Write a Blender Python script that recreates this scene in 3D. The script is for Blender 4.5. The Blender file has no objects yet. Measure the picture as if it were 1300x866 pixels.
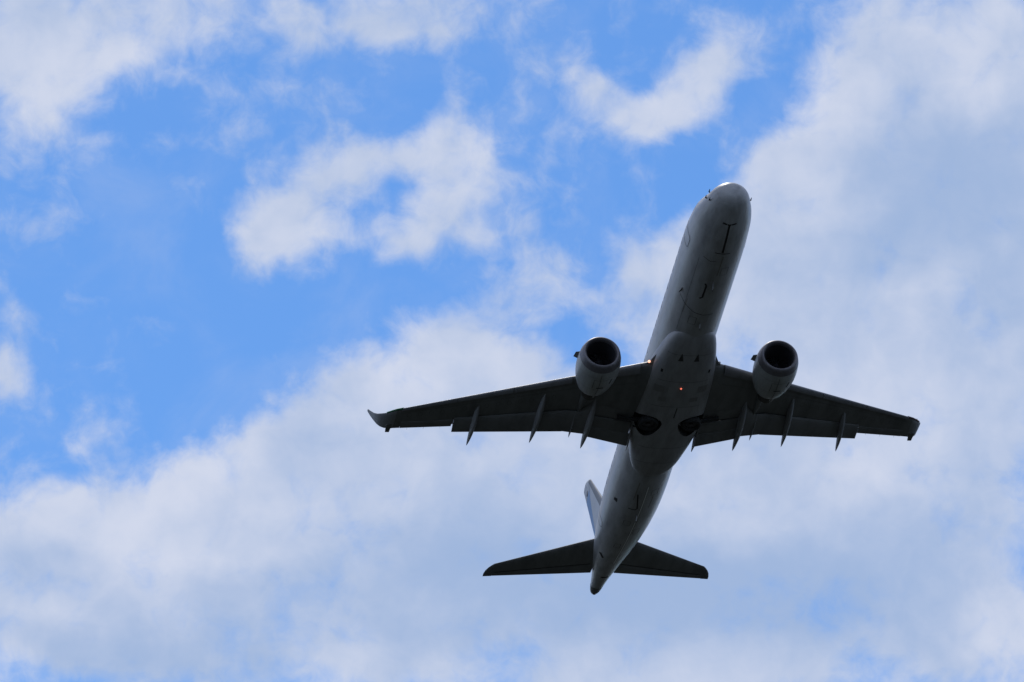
import bpy, bmesh, math, random
from mathutils import Vector, Matrix
from mathutils.bvhtree import BVHTree
R = math.radians
scene = bpy.context.scene
COL = scene.collection

# ------------------------------------------------------------------ camera
cam_d = bpy.data.cameras.new('camera')
cam_d.sensor_width = 36.0
cam_d.lens = 263.11
cam_d.clip_start = 0.5
cam_d.clip_end = 60000
cam = bpy.data.objects.new('camera', cam_d)
COL.objects.link(cam)
cam.location = (0, 0, 1.7)
cam.rotation_euler = (R(90 + 21), 0, 0)
scene.camera = cam

# ------------------------------------------------------------------ light
SUN_EL, SUN_AZ = 54.0, -12.0          # azimuth to the right of the view direction (+Y)
scene.view_settings.view_transform = 'Standard'
scene.view_settings.look = 'None'
scene.view_settings.exposure = 0.0
scene.view_settings.gamma = 1.0
sd = bpy.data.lights.new('sun', 'SUN')
sd.energy = 2.0
sd.angle = R(0.53)
sd.color = (1.0, 0.95, 0.87)
sun = bpy.data.objects.new('sun', sd)
COL.objects.link(sun)
sv = Vector((math.sin(R(SUN_AZ)) * math.cos(R(SUN_EL)), math.cos(R(SUN_AZ)) * math.cos(R(SUN_EL)), math.sin(R(SUN_EL))))
sun.rotation_euler = sv.to_track_quat('Z', 'Y').to_euler()
sun.location = (0, 0, 400)

# ------------------------------------------------------------------ sky with clouds
# cloud banks: (azimuth * cos 21, elevation, half width, half height, tilt, weight), degrees on the sky
COVER = [
    (-3.735,23.379,1.026,0.603,0,0.8),(-3.059,23.215,0.905,0.452,25,0.7),(-3.721,22.838,0.603,0.422,30,0.6),(-2.330,23.470,0.422,0.362,0,0.5),
    (-1.411,23.513,0.905,0.332,0,0.6),(-0.674,23.398,0.664,0.302,0,0.6),(-1.532,23.301,0.724,0.241,0,0.15),(-3.889,22.292,0.181,0.362,0,0.2),
    (-3.593,22.571,0.362,0.211,20,0.3),(-3.318,22.517,0.169,0.121,0,0.45),(-2.646,22.320,0.181,0.121,0,0.3),(-0.306,23.008,0.302,0.084,15,0.5),
    (-0.184,23.490,0.362,0.241,0,0.2),(0.307,23.520,0.302,0.241,0,0.2),(-1.849,21.791,0.422,0.302,20,1.1),(-1.579,22.035,0.483,0.332,35,0.8),
    (-1.515,21.674,0.362,0.181,0,0.5),(-1.339,22.369,0.332,0.271,30,0.6),(-1.035,22.372,0.452,0.211,10,0.75),(-0.609,22.434,0.422,0.271,0,0.9),
    (-0.476,22.706,0.205,0.253,-15,0.8),(-0.274,22.254,0.332,0.302,-30,0.55),(-0.577,22.042,0.302,0.271,0,0.7),(-1.031,21.859,0.483,0.211,0,0.5),
    (-0.728,21.740,0.543,0.241,-10,0.35),(-0.364,21.802,0.362,0.241,-20,0.25),(-0.851,22.132,0.205,0.157,-10,-0.5),(-0.304,22.134,0.121,0.097,0,-0.3),
    (-1.471,22.187,0.084,0.084,0,-0.3),(0.091,21.742,0.422,0.241,-40,0.5),(0.363,21.500,0.362,0.241,-30,0.5),(0.000,21.290,0.362,0.169,25,0.5),
    (-0.302,21.169,0.302,0.181,0,0.4),(-1.027,21.196,0.302,0.205,30,0.35),(0.544,21.258,0.241,0.241,0,0.3),(-0.664,21.077,0.362,0.151,0,0.3),
    (0.306,23.038,0.217,0.157,0,0.75),(0.562,22.959,0.217,0.157,-20,0.65),(0.794,22.765,0.302,0.181,-40,0.75),(1.086,22.691,0.422,0.229,15,0.9),
    (1.437,23.001,0.398,0.278,45,0.8),(1.684,23.239,0.362,0.181,0,0.6),(2.050,23.174,0.362,0.241,0,0.4),(0.853,22.554,0.241,0.121,0,0.4),
    (1.403,22.700,0.302,0.181,0,0.3),(0.244,22.646,0.181,0.121,0,0.1),(3.478,22.844,1.146,1.146,0,1.1),(2.592,22.683,0.483,0.452,30,0.9),
    (3.211,21.767,1.569,0.965,0,1.1),(2.307,22.025,0.573,0.543,0,0.9),(2.009,22.421,0.332,0.271,0,0.6),(2.788,23.401,0.332,0.422,0,0.7),
    (1.816,21.550,0.724,0.543,0,0.7),(1.269,21.314,0.603,0.483,0,0.5),(3.309,20.740,1.569,0.905,0,1),(2.096,19.978,1.810,1.086,0,1),
    (1.182,21.737,0.362,0.241,0,0.5),(0.876,21.197,0.362,0.302,0,0.35),(0.909,21.619,0.241,0.181,0,0.25),(2.385,23.108,0.181,0.241,0,0.2),
    (-0.060,20.596,1.086,0.483,0,0.9),(-0.362,20.897,0.543,0.157,5,0.6),(0.000,20.897,0.241,0.181,0,0.5),(-0.902,20.472,0.905,0.483,30,1),
    (-1.323,20.590,0.362,0.302,30,0.5),(-1.860,20.223,0.483,0.302,40,0.6),(-2.390,19.613,1.569,0.483,12,1.1),(-2.395,19.974,0.362,0.217,20,0.6),
    (-3.522,19.591,0.845,0.362,0,0.9),(-3.050,19.842,0.362,0.241,0,0.5),(-1.376,19.745,1.569,0.784,0,0.8),(-3.271,18.995,1.327,0.664,0,0.7),
    (0.299,19.630,1.569,0.905,0,0.8),(1.486,18.840,2.534,0.664,0,0.7),(3.446,18.871,0.845,0.543,0,0.7),(0.712,18.544,0.664,0.362,0,0.4),
    (3.285,19.657,1.207,0.724,0,0.7),(-2.080,18.834,2.534,0.543,0,0.5),(1.186,18.482,2.775,0.362,0,0.3),(-1.488,18.961,1.207,0.543,0,0.5),
    (-2.374,18.589,1.569,0.302,0,0.4),(-0.534,18.605,0.724,0.241,0,0.3),(3.556,18.508,0.724,0.362,0,0.4),(2.076,18.533,1.207,0.241,0,0.3),
    (-3.500,18.629,1.207,0.362,0,0.35),(-1.483,18.479,1.207,0.241,0,0.35),(-3.878,20.697,0.205,0.290,0,0.85),(-3.239,20.260,0.302,0.253,0,0.36),
    (-3.556,21.036,0.362,0.109,0,0.25),(-3.483,21.760,0.422,0.121,0,0.3),(-1.836,20.754,0.121,0.241,0,0.4),(0.244,22.405,0.362,0.483,-20,0.18),
    (-0.303,21.500,0.543,0.302,0,0.12),(0.790,22.102,0.362,0.241,0,0.12),(-3.640,21.997,0.362,0.362,0,0.15),(-2.138,22.932,0.362,0.241,0,0.12),
    (-2.931,22.917,0.422,0.181,40,-0.25),(-2.742,22.560,0.362,0.211,0,-0.3),(-3.579,21.999,0.362,0.302,0,-0.25),(-0.907,21.287,0.362,0.121,10,-0.15),
    (-1.930,21.006,1.086,0.483,35,-0.4),(-2.724,21.596,0.784,0.543,0,-0.3),(-0.550,23.037,0.905,0.151,0,-0.2),(2.204,23.232,0.181,0.362,-10,-0.3),
    (1.522,22.397,0.302,0.362,-30,-0.3),(0.332,21.018,0.169,0.181,-20,-0.6),(-0.182,21.531,0.302,0.133,0,-0.25),(0.730,22.313,0.543,0.302,10,-0.2),
    (-3.308,20.680,0.543,0.302,0,-0.15),(-2.461,20.335,0.483,0.241,30,-0.35),(-0.665,21.379,0.483,0.181,20,-0.25),(0.091,22.526,0.211,0.362,0,-0.2),
    (-2.756,20.059,0.151,0.151,-10,-0.2),(-3.788,18.346,0.422,0.109,0,-0.35),(0.000,18.715,0.422,0.157,0,-0.45),(-1.600,18.382,0.362,0.084,0,-0.2),
    (2.084,19.105,0.724,0.181,0,-0.25),(3.120,21.769,0.241,0.151,30,-0.2),
]
SHADE = [
    (3.099,22.221,0.543,0.603,0,0.8),(3.699,21.936,0.603,1.026,0,0.7),(2.845,21.624,0.724,0.302,-20,0.5),(3.227,19.718,0.724,0.603,0,0.45),
    (1.727,19.079,1.810,0.483,0,1),(-0.179,18.968,1.569,0.543,0,0.7),(-2.788,18.553,1.569,0.302,0,0.6),(-0.299,19.510,0.965,0.422,0,0.5),
    (-1.500,20.166,0.483,0.271,0,0.35),(3.553,20.916,0.483,0.362,0,0.35),(-3.188,23.513,0.724,0.181,0,0.25),(1.679,20.164,0.845,0.362,0,0.25),
    (-1.905,19.017,0.724,0.362,0,0.4),(2.674,18.825,0.724,0.302,0,0.4),(-3.514,19.231,0.422,0.241,0,0.25),(2.060,21.667,0.422,0.241,20,0.25),
    (2.198,22.840,0.302,0.302,0,-0.7),(2.654,22.742,0.362,0.362,0,-0.5),(2.431,22.144,0.603,0.302,-30,-0.3),(3.601,22.901,0.362,0.362,0,-0.8),
    (3.247,23.391,0.603,0.241,0,-0.5),(-3.420,22.966,0.845,0.483,20,-0.6),(-2.573,23.346,0.362,0.362,0,-0.4),(-2.455,19.973,0.664,0.302,20,-0.8),
    (-3.465,19.713,0.543,0.302,0,-0.7),(-0.903,20.653,0.603,0.271,30,-0.8),(-0.181,20.807,0.483,0.211,0,-0.7),(-1.698,21.792,0.422,0.302,0,-0.6),
    (-2.803,19.365,0.724,0.362,0,-0.5),(-2.089,19.436,0.483,0.302,0,-0.4),(1.098,22.703,0.483,0.302,0,-0.4),(2.815,20.027,0.724,0.362,0,-0.6),
    (1.376,19.745,0.483,0.302,0,-0.3),(1.513,21.493,0.362,0.362,0,-0.4),(0.535,18.666,0.362,0.241,0,-0.3),(3.263,21.404,0.483,0.181,40,-0.6),
    (3.710,18.745,0.362,0.362,0,-0.8),(-0.548,22.404,0.422,0.362,0,-0.5),(2.585,20.574,0.845,0.362,0,-0.5),(-1.078,19.868,0.422,0.302,0,-0.2),
]
AZ0, AZ1, EL0, EL1 = -4.15, 4.15, 23.8, 18.2
NCOL, NROW = 32, 26


def bank_sum(rows, a, e):
    t = 0.0
    for (ca, ce, rx, ry, tilt, w) in rows:
        c, s = math.cos(R(tilt)), math.sin(R(tilt))
        dx, dy = a - ca, e - ce
        u, v = (dx * c + dy * s) / (rx * 1.25), (-dx * s + dy * c) / (ry * 1.25)
        d = min(1.0, max(0.0, (1 - math.hypot(u, v)) / 0.85))
        t += w * d * d * (3 - 2 * d)
    return t


world = bpy.data.worlds.new('World')
scene.world = world
world.use_nodes = True
nt = world.node_tree
nt.nodes.clear()
N, L = nt.nodes, nt.links


def node(t, **kw):
    n = N.new(t)
    for k, v in kw.items():
        setattr(n, k, v)
    return n


def sock(s, v):
    if isinstance(v, (int, float, tuple, list)):
        s.default_value = v
    else:
        L.new(v, s)


def M(op, a, b=None, c=None, clamp=False):
    n = node('ShaderNodeMath', operation=op, use_clamp=clamp)
    sock(n.inputs[0], a)
    if b is not None:
        sock(n.inputs[1], b)
    if c is not None:
        sock(n.inputs[2], c)
    return n.outputs[0]


def maprange(v, a, b, c=0.0, d=1.0, kind='SMOOTHSTEP'):
    n = node('ShaderNodeMapRange', interpolation_type=kind)
    sock(n.inputs[0], v)
    for i, x in enumerate((a, b, c, d)):
        sock(n.inputs[i + 1], x)
    return n.outputs[0]


def mixcol(f, a, b):
    n = node('ShaderNodeMix', data_type='RGBA')
    sock(n.inputs[0], f)
    sock(n.inputs[6], a)
    sock(n.inputs[7], b)
    return n.outputs[2]


def noise(vec, scale, detail, rough, dist=0.0, lac=2.0):
    n = node('ShaderNodeTexNoise')
    sock(n.inputs['Vector'], vec)
    n.inputs['Scale'].default_value = scale
    n.inputs['Detail'].default_value = detail
    n.inputs['Roughness'].default_value = rough
    n.inputs['Lacunarity'].default_value = lac
    n.inputs['Distortion'].default_value = dist
    return n


tc = node('ShaderNodeTexCoord')
dirv = tc.outputs['Generated']
sx = node('ShaderNodeSeparateXYZ')
L.new(dirv, sx.inputs[0])
az = M('MULTIPLY', M('ARCTAN2', sx.outputs[0], sx.outputs[1]), 57.29578 * math.cos(R(21)))
el = M('MULTIPLY', M('ARCSINE', sx.outputs[2]), 57.29578)
cx = node('ShaderNodeCombineXYZ')
L.new(az, cx.inputs[0])
L.new(el, cx.inputs[1])
dscale = node('ShaderNodeVectorMath', operation='SCALE')
L.new(dirv, dscale.inputs[0])
dscale.inputs['Scale'].default_value = 57.29578
DEG = dscale.outputs[0]


def centred(nz, amp):
    s = node('ShaderNodeVectorMath', operation='SUBTRACT')
    L.new(nz.outputs['Color'], s.inputs[0])
    s.inputs[1].default_value = (0.5, 0.5, 0.5)
    m = node('ShaderNodeVectorMath', operation='SCALE')
    L.new(s.outputs[0], m.inputs[0])
    m.inputs['Scale'].default_value = amp
    return m.outputs[0]


def addv(a, b):
    n = node('ShaderNodeVectorMath', operation='ADD')
    L.new(a, n.inputs[0])
    L.new(b, n.inputs[1])
    return n.outputs[0]


warp = addv(centred(noise(DEG, 1.3, 3, 0.55), 0.34), centred(noise(DEG, 5.0, 3, 0.6), 0.12))
CH = addv(cx.outputs[0], warp)


sc_ = node('ShaderNodeSeparateXYZ')
L.new(CH, sc_.inputs[0])
ua = maprange(sc_.outputs[0], AZ0, AZ1, 0.0, 1.0, 'LINEAR')
tot = None
for r in range(NROW):
    e_r = EL0 + (EL1 - EL0) * r / (NROW - 1)
    rp = node('ShaderNodeValToRGB')
    cr = rp.color_ramp
    cr.interpolation = 'LINEAR'
    while len(cr.elements) < NCOL:
        cr.elements.new(0.5)
    for i in range(NCOL):
        cr.elements[i].position = i / (NCOL - 1)
    for i in range(NCOL):
        a_i = AZ0 + (AZ1 - AZ0) * i / (NCOL - 1)
        v1 = (min(bank_sum(COVER, a_i, e_r), 1.25) + 0.5) / 2.0
        v2 = (bank_sum(SHADE, a_i, e_r) + 1.2) / 2.4
        cr.elements[i].color = (min(1, max(0, v1)), min(1, max(0, v2)), 0, 1)
    L.new(ua, rp.inputs[0])
    dd = M('ABSOLUTE', M('SUBTRACT', sc_.outputs[1], e_r))
    hat = maprange(dd, 0.0, abs(EL1 - EL0) / (NROW - 1), 1.0, 0.0, 'LINEAR')
    ma = node('ShaderNodeVectorMath', operation='MULTIPLY_ADD')
    L.new(rp.outputs[0], ma.inputs[0])
    L.new(hat, ma.inputs[1])
    if tot is not None:
        L.new(tot, ma.inputs[2])
    tot = ma.outputs[0]
so = node('ShaderNodeSeparateXYZ')
L.new(tot, so.inputs[0])
cover = M('MULTIPLY_ADD', so.outputs[0], 2.0, -0.5)
shade_b = M('MULTIPLY_ADD', so.outputs[1], 2.4, -1.2)
# farther round the sky the banks are left to broad noise
dist = node('ShaderNodeVectorMath', operation='DISTANCE')
L.new(cx.outputs[0], dist.inputs[0])
dist.inputs[1].default_value = (0, 21, 0)
far = maprange(dist.outputs['Value'], 5.0, 7.5)
wide = M('MULTIPLY_ADD', noise(DEG, 0.14, 4, 0.5).outputs['Fac'], 4.2, -1.55)
cov = node('ShaderNodeMix', data_type='FLOAT')
L.new(far, cov.inputs[0])
L.new(cover, cov.inputs[2])
L.new(wide, cov.inputs[3])
cov = cov.outputs[0]
covc = M('MINIMUM', cov, 1.0)
W2 = addv(DEG, centred(noise(DEG, 2.2, 2, 0.5), 0.30))
fb = noise(W2, 0.95, 3, 0.5).outputs['Fac']
fb2 = noise(W2, 2.7, 12, 0.585, 0.1).outputs['Fac']
W3 = node('ShaderNodeVectorMath', operation='ADD')          # the same billows a little towards the sun
L.new(W2, W3.inputs[0])
W3.inputs[1].default_value = (-0.07, 0.02, 0.17)
fb3 = noise(W3.outputs[0], 2.7, 4, 0.55, 0.1).outputs['Fac']
dens = M('ADD', M('ADD', covc, M('MULTIPLY_ADD', fb, 0.6, -0.3)), M('MULTIPLY_ADD', fb2, 1.7, -0.85))
alpha = maprange(dens, -0.12, 0.98, 0.0, 0.98)
fb4 = noise(W2, 2.7, 4, 0.55, 0.1).outputs['Fac']
relief = M('MULTIPLY', M('SUBTRACT', fb3, fb4), 1.15)
veil = maprange(noise(DEG, 0.9, 6, 0.6, 0.4).outputs['Fac'], 0.42, 0.78, 0.0, 0.20)
alpha = M('MAXIMUM', alpha, veil)

nish = node('ShaderNodeTexSky', sky_type='NISHITA')
nish.sun_disc = False
nish.sun_elevation = R(SUN_EL)
nish.sun_rotation = R(SUN_AZ)
nish.altitude = 0
nish.air_density = 1.0
nish.dust_density = 0.15
nish.ozone_density = 2.0
grade = node('ShaderNodeMix', data_type='RGBA', blend_type='MULTIPLY')
grade.inputs[0].default_value = 1.0
L.new(nish.outputs[0], grade.inputs[6])
grade.inputs[7].default_value = (0.56, 0.88, 1.24, 1)
blue = grade.outputs[2]

lump = noise(DEG, 1.3, 7, 0.5, 0.3)
lum = M('ADD', M('MULTIPLY_ADD', lump.outputs['Fac'], 1.3, -0.65), relief)
thick = maprange(dens, 0.45, 1.6, 0.0, 0.45, 'LINEAR')
sh = M('ADD', M('ADD', M('ADD', shade_b, lum), thick), 0.05)
sh = maprange(sh, -0.95, 1.35, 0.0, 1.0)
CB = tuple(10 * v for v in (0.665, 0.71, 0.845)) + (1,)
CS = tuple(10 * v for v in (0.355, 0.475, 0.715)) + (1,)
cloud = mixcol(sh, CB, CS)
skyc = mixcol(alpha, blue, cloud)
bg = node('ShaderNodeBackground')
L.new(skyc, bg.inputs[0])
bg.inputs[1].default_value = 0.1
wo = node('ShaderNodeOutputWorld')
L.new(bg.outputs[0], wo.inputs[0])


# ------------------------------------------------------------------ materials
def material(name, base, rough=0.5, metal=0.0, coat=0.0, mottle=0.0, mscale=1.2, bump=0.0, spec=0.5, base2=None, lines=None):
    m = bpy.data.materials.new(name)
    m.use_nodes = True
    t = m.node_tree
    p = t.nodes['Principled BSDF']
    p.inputs['Roughness'].default_value = rough
    p.inputs['Metallic'].default_value = metal
    p.inputs['Coat Weight'].default_value = coat
    p.inputs['Coat Roughness'].default_value = 0.28
    p.inputs['Specular IOR Level'].default_value = spec
    c = t.nodes.new('ShaderNodeTexCoord')
    nz = t.nodes.new('ShaderNodeTexNoise')
    nz.inputs['Scale'].default_value = mscale
    nz.inputs['Detail'].default_value = 8
    nz.inputs['Roughness'].default_value = 0.62
    mp = t.nodes.new('ShaderNodeMapping')
    mp.inputs['Scale'].default_value = (0.35, 1.2, 1.2)      # dirt is drawn out along the airflow
    t.links.new(c.outputs['Object'], mp.inputs[0])
    t.links.new(mp.outputs[0], nz.inputs['Vector'])
    mx = t.nodes.new('ShaderNodeMix')
    mx.data_type = 'RGBA'
    b2 = base2 or tuple(v * (1 - mottle) for v in base)
    mx.inputs[6].default_value = tuple(base) + (1,)
    mx.inputs[7].default_value = tuple(b2) + (1,)
    rg = t.nodes.new('ShaderNodeMapRange')
    rg.inputs[1].default_value = 0.42
    rg.inputs[2].default_value = 0.68
    t.links.new(nz.outputs['Fac'], rg.inputs[0])
    t.links.new(rg.outputs[0], mx.inputs[0])
    out = mx.outputs[2]
    if lines:                      # skin joints along the length (frames) every so many metres
        step, wdt, dark = lines
        s = t.nodes.new('ShaderNodeSeparateXYZ')
        t.links.new(c.outputs['Object'], s.inputs[0])
        w = t.nodes.new('ShaderNodeMath'); w.operation = 'PINGPONG'
        w.inputs[1].default_value = step / 2
        t.links.new(s.outputs[0], w.inputs[0])
        lt = t.nodes.new('ShaderNodeMath'); lt.operation = 'LESS_THAN'
        lt.inputs[1].default_value = wdt / 2
        t.links.new(w.outputs[0], lt.inputs[0])
        ml = t.nodes.new('ShaderNodeMath'); ml.operation = 'MULTIPLY'
        ml.inputs[1].default_value = dark
        t.links.new(lt.outputs[0], ml.inputs[0])
        m2 = t.nodes.new('ShaderNodeMix'); m2.data_type = 'RGBA'
        t.links.new(ml.outputs[0], m2.inputs[0])
        t.links.new(out, m2.inputs[6])
        m2.inputs[7].default_value = (0.03, 0.03, 0.032, 1)
        out = m2.outputs[2]
    t.links.new(out, p.inputs['Base Color'])
    if bump:
        b = t.nodes.new('ShaderNodeBump')
        b.inputs['Strength'].default_value = bump
        b.inputs['Distance'].default_value = 0.02
        n2 = t.nodes.new('ShaderNodeTexNoise')
        n2.inputs['Scale'].default_value = 1.6
        n2.inputs['Detail'].default_value = 3
        t.links.new(c.outputs['Object'], n2.inputs['Vector'])
        t.links.new(n2.outputs['Fac'], b.inputs['Height'])
        t.links.new(b.outputs[0], p.inputs['Normal'])
    return m


def emitter(name, col, strength):
    m = bpy.data.materials.new(name)
    m.use_nodes = True
    p = m.node_tree.nodes['Principled BSDF']
    p.inputs['Base Color'].default_value = tuple(col) + (1,)
    p.inputs['Emission Color'].default_value = tuple(col) + (1,)
    p.inputs['Emission Strength'].default_value = strength
    return m


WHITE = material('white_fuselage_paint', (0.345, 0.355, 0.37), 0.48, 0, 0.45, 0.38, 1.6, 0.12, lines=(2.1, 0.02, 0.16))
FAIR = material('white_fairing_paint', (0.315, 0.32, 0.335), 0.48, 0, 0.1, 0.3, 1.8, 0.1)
GREY = material('grey_wing_paint', (0.165, 0.172, 0.175), 0.5, 0, 0.0, 0.42, 1.1, 0.06)
FLAPG = material('grey_flap_paint', (0.17, 0.175, 0.18), 0.5, 0, 0.0, 0.3, 1.5, 0.06)
TRACK = material('grey_track_fairing_paint', (0.26, 0.27, 0.29), 0.6, 0, 0.0, 0.25, 1.6)
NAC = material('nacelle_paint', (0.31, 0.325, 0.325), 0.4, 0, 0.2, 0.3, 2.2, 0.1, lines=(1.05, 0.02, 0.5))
LIP = material('bare_lip_metal', (0.17, 0.165, 0.18), 0.5, 0.6, 0, 0.2, 2)
SLATM = material('slat_paint', (0.20, 0.205, 0.22), 0.5, 0.2, 0, 0.2, 2)
FINM = material('white_fin_paint', (0.60, 0.63, 0.68), 0.6, 0, 0.0, 0.08, 1, 0, 0.25)
FINLE = material('fin_edge_paint', (0.24, 0.26, 0.29), 0.65, 0.0, 0, 0.1, 1, 0, 0.2)
RUDM = material('pale_blue_rudder_paint', (0.26, 0.42, 0.68), 0.6, 0, 0.0, 0.08, 1, 0, 0.2)
VENT = material('vent_mesh', (0.22, 0.22, 0.225), 0.7)
NAVY = material('navy_paint', (0.01, 0.015, 0.06), 0.4, 0, 0.3)
DARK = material('dark_gap', (0.012, 0.012, 0.013), 0.8)
SEAL = material('sealant_line', (0.03, 0.032, 0.034), 0.6)
SEAML = material('pale_keel_strip', (0.85, 0.86, 0.86), 0.35)
RUBBER = material('black_rubber', (0.016, 0.016, 0.018), 0.75, 0, 0, 0.3, 3)
HUB = material('wheel_metal', (0.10, 0.10, 0.11), 0.5, 0.6)
INLET = material('intake_liner', (0.05, 0.05, 0.06), 0.6, 0.2)
FANM = material('fan_metal', (0.06, 0.06, 0.07), 0.4, 0.7)
HOT = material('burnt_exhaust_metal', (0.05, 0.045, 0.04), 0.45, 0.7, 0, 0.4, 3)
DGREY = material('dark_grey_paint', (0.16, 0.165, 0.17), 0.45, 0.2, 0, 0.4, 2)  # darker grey than the fuselage; tail cone end and blade aerials
STAIN = material('oily_streak', (0.19, 0.18, 0.165), 0.5)
GLASS = material('dark_window_glass', (0.015, 0.018, 0.022), 0.08, 0, 0.0)
LENS = material('clear_lens', (0.45, 0.45, 0.47), 0.1, 0.0, 0.5)
RED = emitter('red_beacon_glass', (1.0, 0.20, 0.12), 1.1)
LAMP = emitter('lit_landing_lamp', (1.0, 0.50, 0.34), 1.6)
LAMP2 = emitter('dim_lamp_bowl', (1.0, 0.55, 0.35), 0.6)
GREEN = emitter('green_position_glass', (0.006, 0.12, 0.05), 0.03)
REDN = emitter('red_position_glass', (0.05, 0.02, 0.02), 0.02)


# ------------------------------------------------------------------ mesh helpers
def finish(name, bm, mats, parent=None, smooth=True, angle=35):
    bmesh.ops.remove_doubles(bm, verts=bm.verts, dist=1e-5)
    bmesh.ops.recalc_face_normals(bm, faces=bm.faces)
    me = bpy.data.meshes.new(name)
    bm.to_mesh(me)
    bm.free()
    if not isinstance(mats, (list, tuple)):
        mats = [mats]
    for m in mats:
        me.materials.append(m)
    if smooth:
        me.polygons.foreach_set('use_smooth', [True] * len(me.polygons))
        me.set_sharp_from_angle(angle=R(angle))
    o = bpy.data.objects.new(name, me)
    COL.objects.link(o)
    o.parent = parent
    return o


def loft(bm, loops, close=True, cap=True, mi=0):
    rings = [[bm.verts.new(p) for p in lp] for lp in loops]
    n = len(rings[0])
    for a, b in zip(rings, rings[1:]):
        for i in range(n if close else n - 1):
            j = (i + 1) % n
            try:
                f = bm.faces.new((a[i], a[j], b[j], b[i]))
                f.material_index = mi
            except ValueError:
                pass
    if cap:
        for r in (rings[0], rings[-1]):
            try:
                f = bm.faces.new(r)
                f.material_index = mi
            except ValueError:
                pass
    return rings


def lerp(a, b, t):
    return a + (b - a) * t


def table(rows, x):
    """smooth (monotone cubic) interpolation of a station table"""
    n = len(rows)
    if x <= rows[0][0]:
        return rows[0][1:]
    if x >= rows[-1][0]:
        return rows[-1][1:]
    for i in range(n - 1):
        if rows[i][0] <= x <= rows[i + 1][0]:
            break
    x0, x1 = rows[i][0], rows[i + 1][0]
    h = x1 - x0
    t = (x - x0) / h
    out = []
    for k in range(1, len(rows[0])):
        d = (rows[i + 1][k] - rows[i][k]) / h

        def slope(j):
            if j <= 0 or j >= n - 1:
                return (rows[1][k] - rows[0][k]) / (rows[1][0] - rows[0][0]) if j <= 0 else (rows[-1][k] - rows[-2][k]) / (rows[-1][0] - rows[-2][0])
            a = (rows[j][k] - rows[j - 1][k]) / (rows[j][0] - rows[j - 1][0])
            b = (rows[j + 1][k] - rows[j][k]) / (rows[j + 1][0] - rows[j][0])
            return 0 if a * b <= 0 else 2 * a * b / (a + b)
        m0, m1 = slope(i), slope(i + 1)
        p0, p1 = rows[i][k], rows[i + 1][k]
        out.append((2 * t**3 - 3 * t**2 + 1) * p0 + (t**3 - 2 * t**2 + t) * h * m0 + (-2 * t**3 + 3 * t**2) * p1 + (t**3 - t**2) * h * m1)
    return tuple(out)


def lathe(bm, prof, axis_o, n=56, mi=0, cap=False, sx_=1.0):
    """prof: (x, r) list turned about a line through axis_o along x"""
    loops = [[(axis_o[0] + x, axis_o[1] + r * math.cos(2 * math.pi * i / n), axis_o[2] + r * math.sin(2 * math.pi * i / n)) for i in range(n)] for x, r in prof]
    loft(bm, loops, True, cap, mi)


def tube(bm, pts, r0, r1=None, n=8):
    pts = [Vector(p) for p in pts]
    r1 = r0 if r1 is None else r1
    loops = []
    for i, p in enumerate(pts):
        d = (pts[min(i + 1, len(pts) - 1)] - pts[max(i - 1, 0)]).normalized()
        u = d.orthogonal().normalized() if i == 0 else (u - d * u.dot(d)).normalized()
        v = d.cross(u)
        r = lerp(r0, r1, i / (len(pts) - 1))
        loops.append([p + u * r * math.cos(2 * math.pi * k / n) + v * r * math.sin(2 * math.pi * k / n) for k in range(n)])
    loft(bm, loops)


def ball(bm, c, r, sc=(1, 1, 1)):
    q = bmesh.ops.create_uvsphere(bm, u_segments=16, v_segments=10, radius=r)
    for v in q['verts']:
        v.co = Vector((v.co.x * sc[0] + c[0], v.co.y * sc[1] + c[1], v.co.z * sc[2] + c[2]))


def airfoil(n=18, x0=0.0, x1=1.0, camber=0.02):
    """closed loop of (x/c, z/c for t/c=1 , camber) upper then lower"""
    def th(x):
        return 5 * (0.2969 * math.sqrt(max(x, 0)) - 0.126 * x - 0.3516 * x * x + 0.2843 * x**3 - 0.1036 * x**4)
    xs = [x0 + (x1 - x0) * 0.5 * (1 - math.cos(math.pi * i / n)) for i in range(n + 1)]
    up = [(x, th(x), 4 * camber * x * (1 - x)) for x in xs]
    lo = [(x, -th(x), 4 * camber * x * (1 - x)) for x in reversed(xs)]
    if x0 == 0:
        lo = lo[:-1]
    return up + lo


def foil_loop(le, te, tc, s=1, cant=0.0, x0=0.0, x1=1.0, n=18, camber=0.02):
    """section between le and te points (x,y,z); cant turns the thickness direction outboard->up"""
    le, te = Vector(le), Vector(te)
    c = (te - le).length
    nrm = Vector((0, -math.sin(cant), math.cos(cant)))
    ax = te - le
    out = []
    for (x, z, cm) in airfoil(n, x0, x1, camber):
        p = le + ax * x + nrm * (c * (z * tc + cm))
        out.append((p.x, p.y * s, p.z))
    return out


# ------------------------------------------------------------------ ground
bm = bmesh.new()
S_ = 26000
bmesh.ops.create_grid(bm, x_segments=24, y_segments=24, size=S_)
gm = material('dark_woodland_ground', (0.021, 0.025, 0.021), 0.95, 0, 0, 0, 0.004, 0, 0.1, (0.029, 0.030, 0.029))
ground = finish('ground', bm, gm, None, False)
ground['kind'] = 'structure'

# ------------------------------------------------------------------ airliner
AX0 = 19.0
root = bpy.data.objects.new('airliner', None)
COL.objects.link(root)
root['label'] = 'white twin-engine jet airliner climbing overhead with flaps out, seen from below against the clouds'
root['category'] = 'airplane'
ROT = Matrix(((-0.16055, -0.98323, -0.08648), (0.95973, -0.17598, 0.21897), (-0.23052, -0.04784, 0.97189)))
ORG = Vector((7.557, 353.169, 133.94))            # station 19, on the waterline
BASE = Vector((AX0, 0, -2.1))                       # the thing's base: under the belly
# the empty sits at the belly; meshes are modelled in (x aft, y starboard, z up) from the nose
root.matrix_world = Matrix.Translation(ORG + ROT @ Vector((0, 0, -2.1))) @ ROT.to_4x4()


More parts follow.
